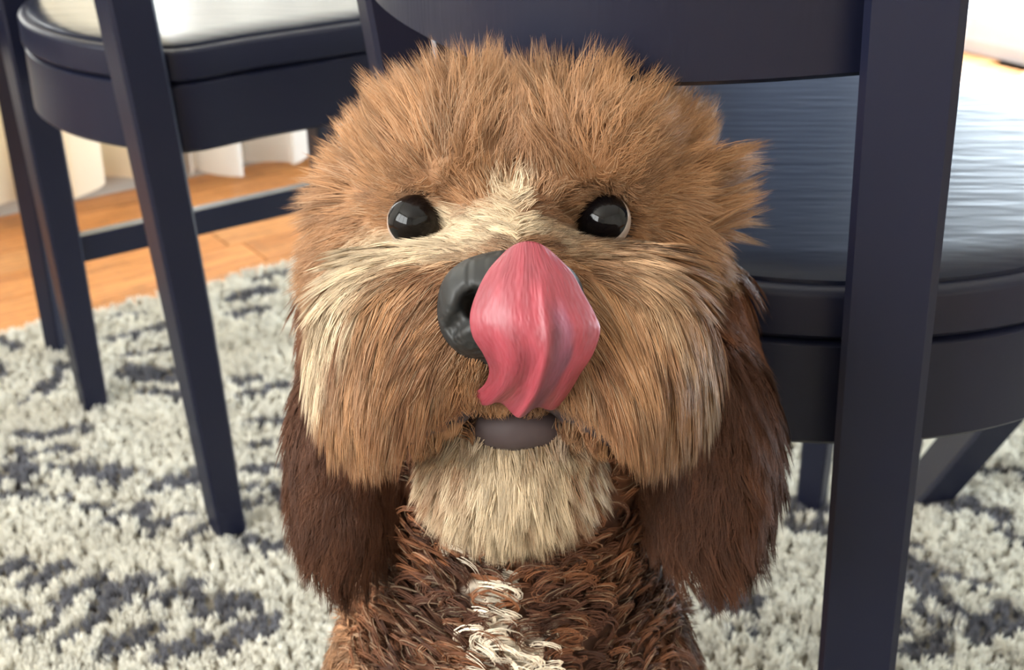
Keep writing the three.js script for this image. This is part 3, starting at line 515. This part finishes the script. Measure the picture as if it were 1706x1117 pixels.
// ---- coat
class Hair {
  constructor() { this.pos = []; this.nor = []; this.col = []; this.ind = []; this.n = 0; }
  strand(pts, r, n0, c, round) { // a tapered three-sided hair
    const m = pts.length, base = this.n;
    for (let i = 0; i < m; i++) {
      const t = norm(sub(pts[Math.min(m - 1, i + 1)], pts[Math.max(0, i - 1)])); let b = cross(t, n0); if (Math.hypot(...b) < 0.05) b = cross(t, [1, 0.3, 0]); b = norm(b); const a = cross(b, t);
      const last = i === m - 1, rad = r * (last ? 0 : 1 - 0.55 * Math.pow(i / (m - 1), 1.5));
      for (let q = 0; q < (last ? 1 : 3); q++) { const f = q * 2.0944 + 0.52, d = add(mul(a, Math.sin(f)), mul(b, Math.cos(f))), P = place(add(pts[i], mul(d, rad))), N = turnDir(norm(add(mul(d, round), mul(n0, 1 - round)))); this.pos.push(P[0], P[1], P[2]); this.nor.push(N[0], N[1], N[2]); this.col.push(c.r, c.g, c.b); this.n++; }
    }
    for (let i = 0; i < m - 2; i++) for (let q = 0; q < 3; q++) { const a = base + i * 3 + q, b = base + i * 3 + (q + 1) % 3; this.ind.push(a, b, a + 3, b, b + 3, a + 3); }
    const e = base + (m - 2) * 3; for (let q = 0; q < 3; q++) this.ind.push(e + q, e + (q + 1) % 3, base + (m - 1) * 3);
  }
  build(name, parent) {
    if (!this.n) return;
    const g = new THREE.BufferGeometry(); g.setAttribute('position', new THREE.BufferAttribute(new Float32Array(this.pos), 3)); g.setAttribute('normal', new THREE.BufferAttribute(new Float32Array(this.nor), 3)); g.setAttribute('color', new THREE.BufferAttribute(new Float32Array(this.col), 3)); g.setIndex(new THREE.BufferAttribute(new Uint32Array(this.ind), 1));
    part(name, g, hairMaterial, parent).userData.kind = 'stuff';
  }
}
const hairMaterial = mat({ color: 0xffffff, vertexColors: true, roughness: 0.55, specularIntensity: 0.5 });
const furs = { head_fur: new Hair(), muzzle_fur: new Hair(), chin_fur: new Hair(), ear_fur: new Hair(), chest_fur: new Hair(), body_fur: new Hair() };
const furOf = { skull: 'head_fur', muzzle: 'muzzle_fur', chin: 'chin_fur', ear: 'ear_fur', chest: 'chest_fur', body: 'body_fur' };
// how the coat grows at a place: direction it is combed in, length, how far it stands up
function growth(p, n, who) {
  const [u, v] = pix(p), sx = u < 853 ? -1 : 1, dx = u - 853, n1 = noise3(p[0] * 70, p[1] * 70, p[2] * 70 + 5) - 0.5, n2 = noise3(p[0] * 70 + 9, p[1] * 70, p[2] * 70) - 0.5;
  const g = { f: [0, -1, 0], len: 0.02, lift: 0.3, rad: 0.00017, kids: 16, spread: 0.0042, clump: 0.7, wave: 0.0006, curl: 0, seg: 5 };
  const eyes = Math.min(Math.hypot(u - 684, v - 368), Math.hypot(u - 1012, v - 366));
  if (who === 'skull') {
    const top = 1 - smooth(180, 330, v), side = smooth(190, 260, Math.abs(dx)) * smooth(250, 360, v);
    g.f = [dx / 480 + n1 * 1.1, 0.9 - 1.6 * side - 0.9 * smooth(420, 560, v), -0.2 + 0.5 * top + n2]; g.f[0] += sx * 0.7 * side;
    g.len = 0.013 + (0.010 + 0.016 * noise3(p[0] * 60, p[1] * 60, p[2] * 60)) * top + 0.007 * side; g.lift = 0.55 + 0.4 * top; g.clump = 0.55 + 0.35 * top; g.wave = 0.001 + 0.0016 * top; g.spread = 0.0046 + 0.002 * top; g.f = add(g.f, [1.4 * top * n2, 0, 1.2 * top * n1]);
    const away = 1 - smooth(50, 130, eyes); if (away > 0) { const e = dx < 0 ? [684, 368] : [1012, 366]; g.f = add(g.f, [2 * away * (u - e[0]) / 60, -2 * away * (v - e[1]) / 60, 0]); g.len *= 1 - 0.6 * away; g.lift *= 1 - 0.45 * away; }
    const tuft = smooth(1075, 1120, u) * smooth(215, 270, v) * (1 - smooth(400, 470, v)) + 0.6 * (1 - smooth(590, 640, u)) * smooth(190, 240, v) * (1 - smooth(320, 380, v)); if (tuft > 0.05 && noise3(p[0] * 95, p[1] * 95, 11) > 0.52) { g.f = add(mul(g.f, 1 - tuft), mul([sx * 1.1, 0.35 + n1 * 1.6, n2 * 1.5], tuft)); g.len += tuft * (0.002 + 0.013 * noise3(p[0] * 80, p[1] * 80, 3)); g.lift += (0.85 - g.lift) * tuft; g.clump += (0.93 - g.clump) * tuft; }
    if (v > 300 && v < 430 && Math.abs(dx) < 110) { g.f = [dx / 130 + n1, 0.9, -0.1]; g.len = 0.010; g.lift = 0.35; }
  } else if (who === 'muzzle') {
    const ax = Math.abs(dx); g.f = [sx * Math.max(0.05, 1 - ax / 300) * (1 - smooth(560, 760, v)) + 0.35 * n1, -(0.42 + ax / 300 + smooth(500, 640, v)), 0.0];
    g.len = (0.014 + 0.020 * smooth(60, 180, ax)) * (1 - 0.35 * smooth(640, 740, v)); g.lift = 0.16; g.clump = 0.72; g.wave = 0.0007; g.rad = 0.00018; g.seg = 6; g.kids = 18; g.spread = 0.0045;
    if (v < 470 && ax < 300) { const k = 1 - smooth(410, 470, v); g.f = [sx * (0.5 + 0.8 * k), -0.75 + 0.5 * k + (ax < 90 ? 0.9 * (1 - ax / 90) : 0), -0.3 * k]; g.len = 0.009 + 0.018 * smooth(70, 180, ax); g.lift = 0.14; }
    if (ax < 85) g.len = Math.min(g.len, 0.008);
    if (v > 620) g.len *= 0.35 + 0.65 * smooth(20, 75, polyDist(u, v, [[660, 765], [705, 715], [765, 692], [852, 700], [945, 692], [1000, 715], [1040, 765]]));
  } else if (who === 'chin') {
    g.f = [dx / 190 + 0.3 * n1, -1, -0.05]; g.len = 0.019 - 0.008 * (1 - smooth(720, 790, v)); g.lift = 0.22; g.clump = 0.8; g.wave = 0.0005; g.kids = 18; g.spread = 0.0045; g.seg = 6;
  } else if (who === 'ear') {
    g.f = [sx * 0.12 + 0.4 * n1, -1, -0.05 + 0.3 * n2]; g.len = 0.028; g.lift = 0.24; g.clump = 0.9; g.wave = 0.0028; g.f[0] += 0.5 * n1; g.f[2] += 0.4 * n2; g.seg = 6; g.kids = 18; g.spread = 0.0055;
  } else if (who === 'chest' || who === 'body') {
    const flank = smooth(225, 275, Math.abs(dx)); g.f = [1.6 * n1 + dx / 900, -0.55 - 0.45 * flank, 1.2 * n2]; g.len = 0.013 + 0.008 * flank; g.lift = 1.1 - 0.75 * flank; g.clump = 0.3; g.kids = 6; g.rad = 0.00034; g.curl = (0.0045 + 0.004 * noise3(p[0] * 200, p[1] * 200, 4)) * (1 - 0.9 * flank); g.seg = 12; g.spread = 0.0020;
    if (flank > 0.6) { g.seg = 6; g.kids = 14; g.spread = 0.005; }
    if (who === 'body') { g.kids = 7; g.rad = 0.0004; g.seg = 6; g.curl = 0.002; g.spread = 0.007; g.len = 0.017; }
  }
  return g;
}
const lockCount = { skull: 1.0, muzzle: 1.15, chin: 1.3, ear: 0.9, chest: 0.5, body: 0.09 };
{
  const P = skin.pos, I = skin.ind, areas = []; let total = 0;
  for (let i = 0; i < I.length; i += 3) {
    const a = I[i] * 3, b = I[i + 1] * 3, c = I[i + 2] * 3, A = Math.hypot(...cross([P[b] - P[a], P[b + 1] - P[a + 1], P[b + 2] - P[a + 2]], [P[c] - P[a], P[c + 1] - P[a + 1], P[c + 2] - P[a + 2]])) / 2;
    total += A; areas.push(A);
  }
  const PER = 66000;                                                       // locks to the square metre
  const q = {};
  for (let i = 0; i < areas.length; i++) {
    const T3 = [0, 1, 2].map((k) => { const o = I[i * 3 + k] * 3; return [P[o], P[o + 1], P[o + 2]]; });
    let want = areas[i] * PER * 1.35; want = Math.floor(want) + (rnd() < want % 1 ? 1 : 0);
    for (let k = 0; k < want; k++) {
      let s = rnd(), t = rnd(); if (s + t > 1) { s = 1 - s; t = 1 - t; }
      const p = add(T3[0], add(mul(sub(T3[1], T3[0]), s), mul(sub(T3[2], T3[0]), t))); field(p, q); let who = q.who;
      if (who === 'muzzle' && p[2] < 0.56) { const [u, v] = pix(p), ax = Math.abs(u - 853); if (ax < 165 && v > 712 + Math.max(0, ax - 80) * 0.7) who = 'chin'; }
      if (rnd() > lockCount[who] / 1.35) continue;
      const n = gradient(p), [u, v] = pix(p);
      if (who === 'chest' && (v < 840 || n[2] > 0.1) && rnd() < 0.8) continue;
      const back = n[2] > 0.35; if (back && rnd() < 0.65) continue;             // the side turned away grows a thinner coat
      if (who !== 'body' && who !== 'chest' && who !== 'ear') {
        const e = Math.min(Math.hypot((u - 688), (v - 368) * 1.15), Math.hypot((u - 1006) , (v - 366) * 1.0)); if (e < 43 && p[2] < 0.57) continue;
        if (p[2] < 0.53 && Math.hypot((u - 852) / 1.15, v - 515) < 86) continue;  // nose
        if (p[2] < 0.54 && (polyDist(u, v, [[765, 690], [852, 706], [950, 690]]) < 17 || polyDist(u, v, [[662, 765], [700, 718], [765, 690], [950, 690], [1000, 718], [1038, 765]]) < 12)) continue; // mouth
      }
      const g = growth(p, n, who);
      grow(p, n, g, who, back);
    }
  }
  function grow(p, n, g, who, thin) {
    const steps = g.seg, len = g.len * rr(0.78, 1.15), st = len / steps, guide = [p];
    const comb = norm(g.f), tang = norm(sub(comb, mul(n, dot(comb, n)))); let d = norm(add(mul(n, g.lift * rr(0.8, 1.3) + 0.08), mul(tang, 1 - 0.6 * Math.min(1, g.lift))));
    if (g.lift > 0.7) d = norm(add(d, mul(comb, 0.6)));
    let x = p; const ph = rr(0, 6.28), turns = rr(1.0, 1.9) * (rnd() < 0.5 ? -1 : 1);
    for (let i = 1; i <= steps; i++) {
      const t = i / steps; x = add(x, mul(d, st));
      if (g.lift < 0.5) { const h = field(x), want = 0.0012 + 0.008 * g.lift * t + 0.0025 * t; if (h < want) { const gr = gradient(x); x = add(x, mul(gr, want - h)); } const gr2 = comb; d = norm(add(d, add(mul(gr2, 0.35), [0, -0.06, 0]))); }
      else d = norm(add(d, [0, g.curl ? -0.05 : -0.02, 0]));
      guide.push(x);
    }
    if (g.curl) { const ax = norm(sub(guide[steps], guide[0])), s1 = norm(cross(ax, [0.3, 0.2, 1])), s2 = cross(ax, s1); for (let i = 0; i <= steps; i++) { const t = i / steps, f = ph + t * turns * 6.283, r = g.curl * smooth(0, 0.25, t); guide[i] = add(guide[i], add(mul(s1, Math.cos(f) * r), mul(s2, Math.sin(f) * r))); } }
    const c0 = coat(p, who), lockTone = g.curl ? rr(0.6, 1.7) : who === 'muzzle' ? rr(0.6, 1.25) : rr(0.70, 1.2), hair = furs[furOf[who]], kids = thin ? Math.ceil(g.kids * 0.5) : g.kids;
    const b1 = norm(cross(n, [0.2, 1, 0.1])), b2 = cross(n, b1), c = new THREE.Color();
    const pick = g.seg > 8 ? null : g.seg >= 6 ? [0, 1, 2, 4, 6].filter((i) => i <= steps) : [0, 1, 3, 5];
    for (let k = 0; k < kids; k++) {
      const rd = g.spread * Math.sqrt(rnd()), an = rr(0, 6.283), off = add(mul(b1, Math.cos(an) * rd), mul(b2, Math.sin(an) * rd)), cl = g.clump * rr(0.75, 1.1), cut = rr(0.72, 1), w1 = rr(0, 6.28), w2 = g.wave * rr(0.4, 1.6), pts = [];
      const fp = field(add(p, off)), base = mul(n, -fp - 0.0004);
      for (const i of pick ?? Array.from({ length: steps + 1 }, (_, i) => i)) {
        const t = i / steps, j = Math.min(steps, i * cut), lo = Math.floor(j), fr = j - lo, gp = lo >= steps ? guide[steps] : add(guide[lo], mul(sub(guide[lo + 1], guide[lo]), fr));
        const k1 = 1 - cl * Math.pow(t, 0.9), wv = Math.sin(w1 + t * 7) * w2 * t;
        pts.push(add(add(gp, mul(add(off, base), Math.max(0, k1))), add(mul(b1, wv), mul(b2, wv * 0.6))));
      }
      c.copy(c0).multiplyScalar(lockTone * rr(0.86, 1.14)); if (who !== 'ear' && rnd() < 0.12) c.lerp(CREAM, 0.25);
      hair.strand(pts, g.rad * rr(0.8, 1.3), n, c, 0.55);
    }
  }
}
let hairs = 0; for (const [k, h] of Object.entries(furs)) { hairs += h.ind.length / 3; h.build(k, dog); }
console.log('coat triangles', hairs, Object.entries(furs).map(([k, h]) => k + ' ' + h.ind.length / 3).join(', '), 'skin', skin.ind.length / 3);
renderer.render(scene, camera);
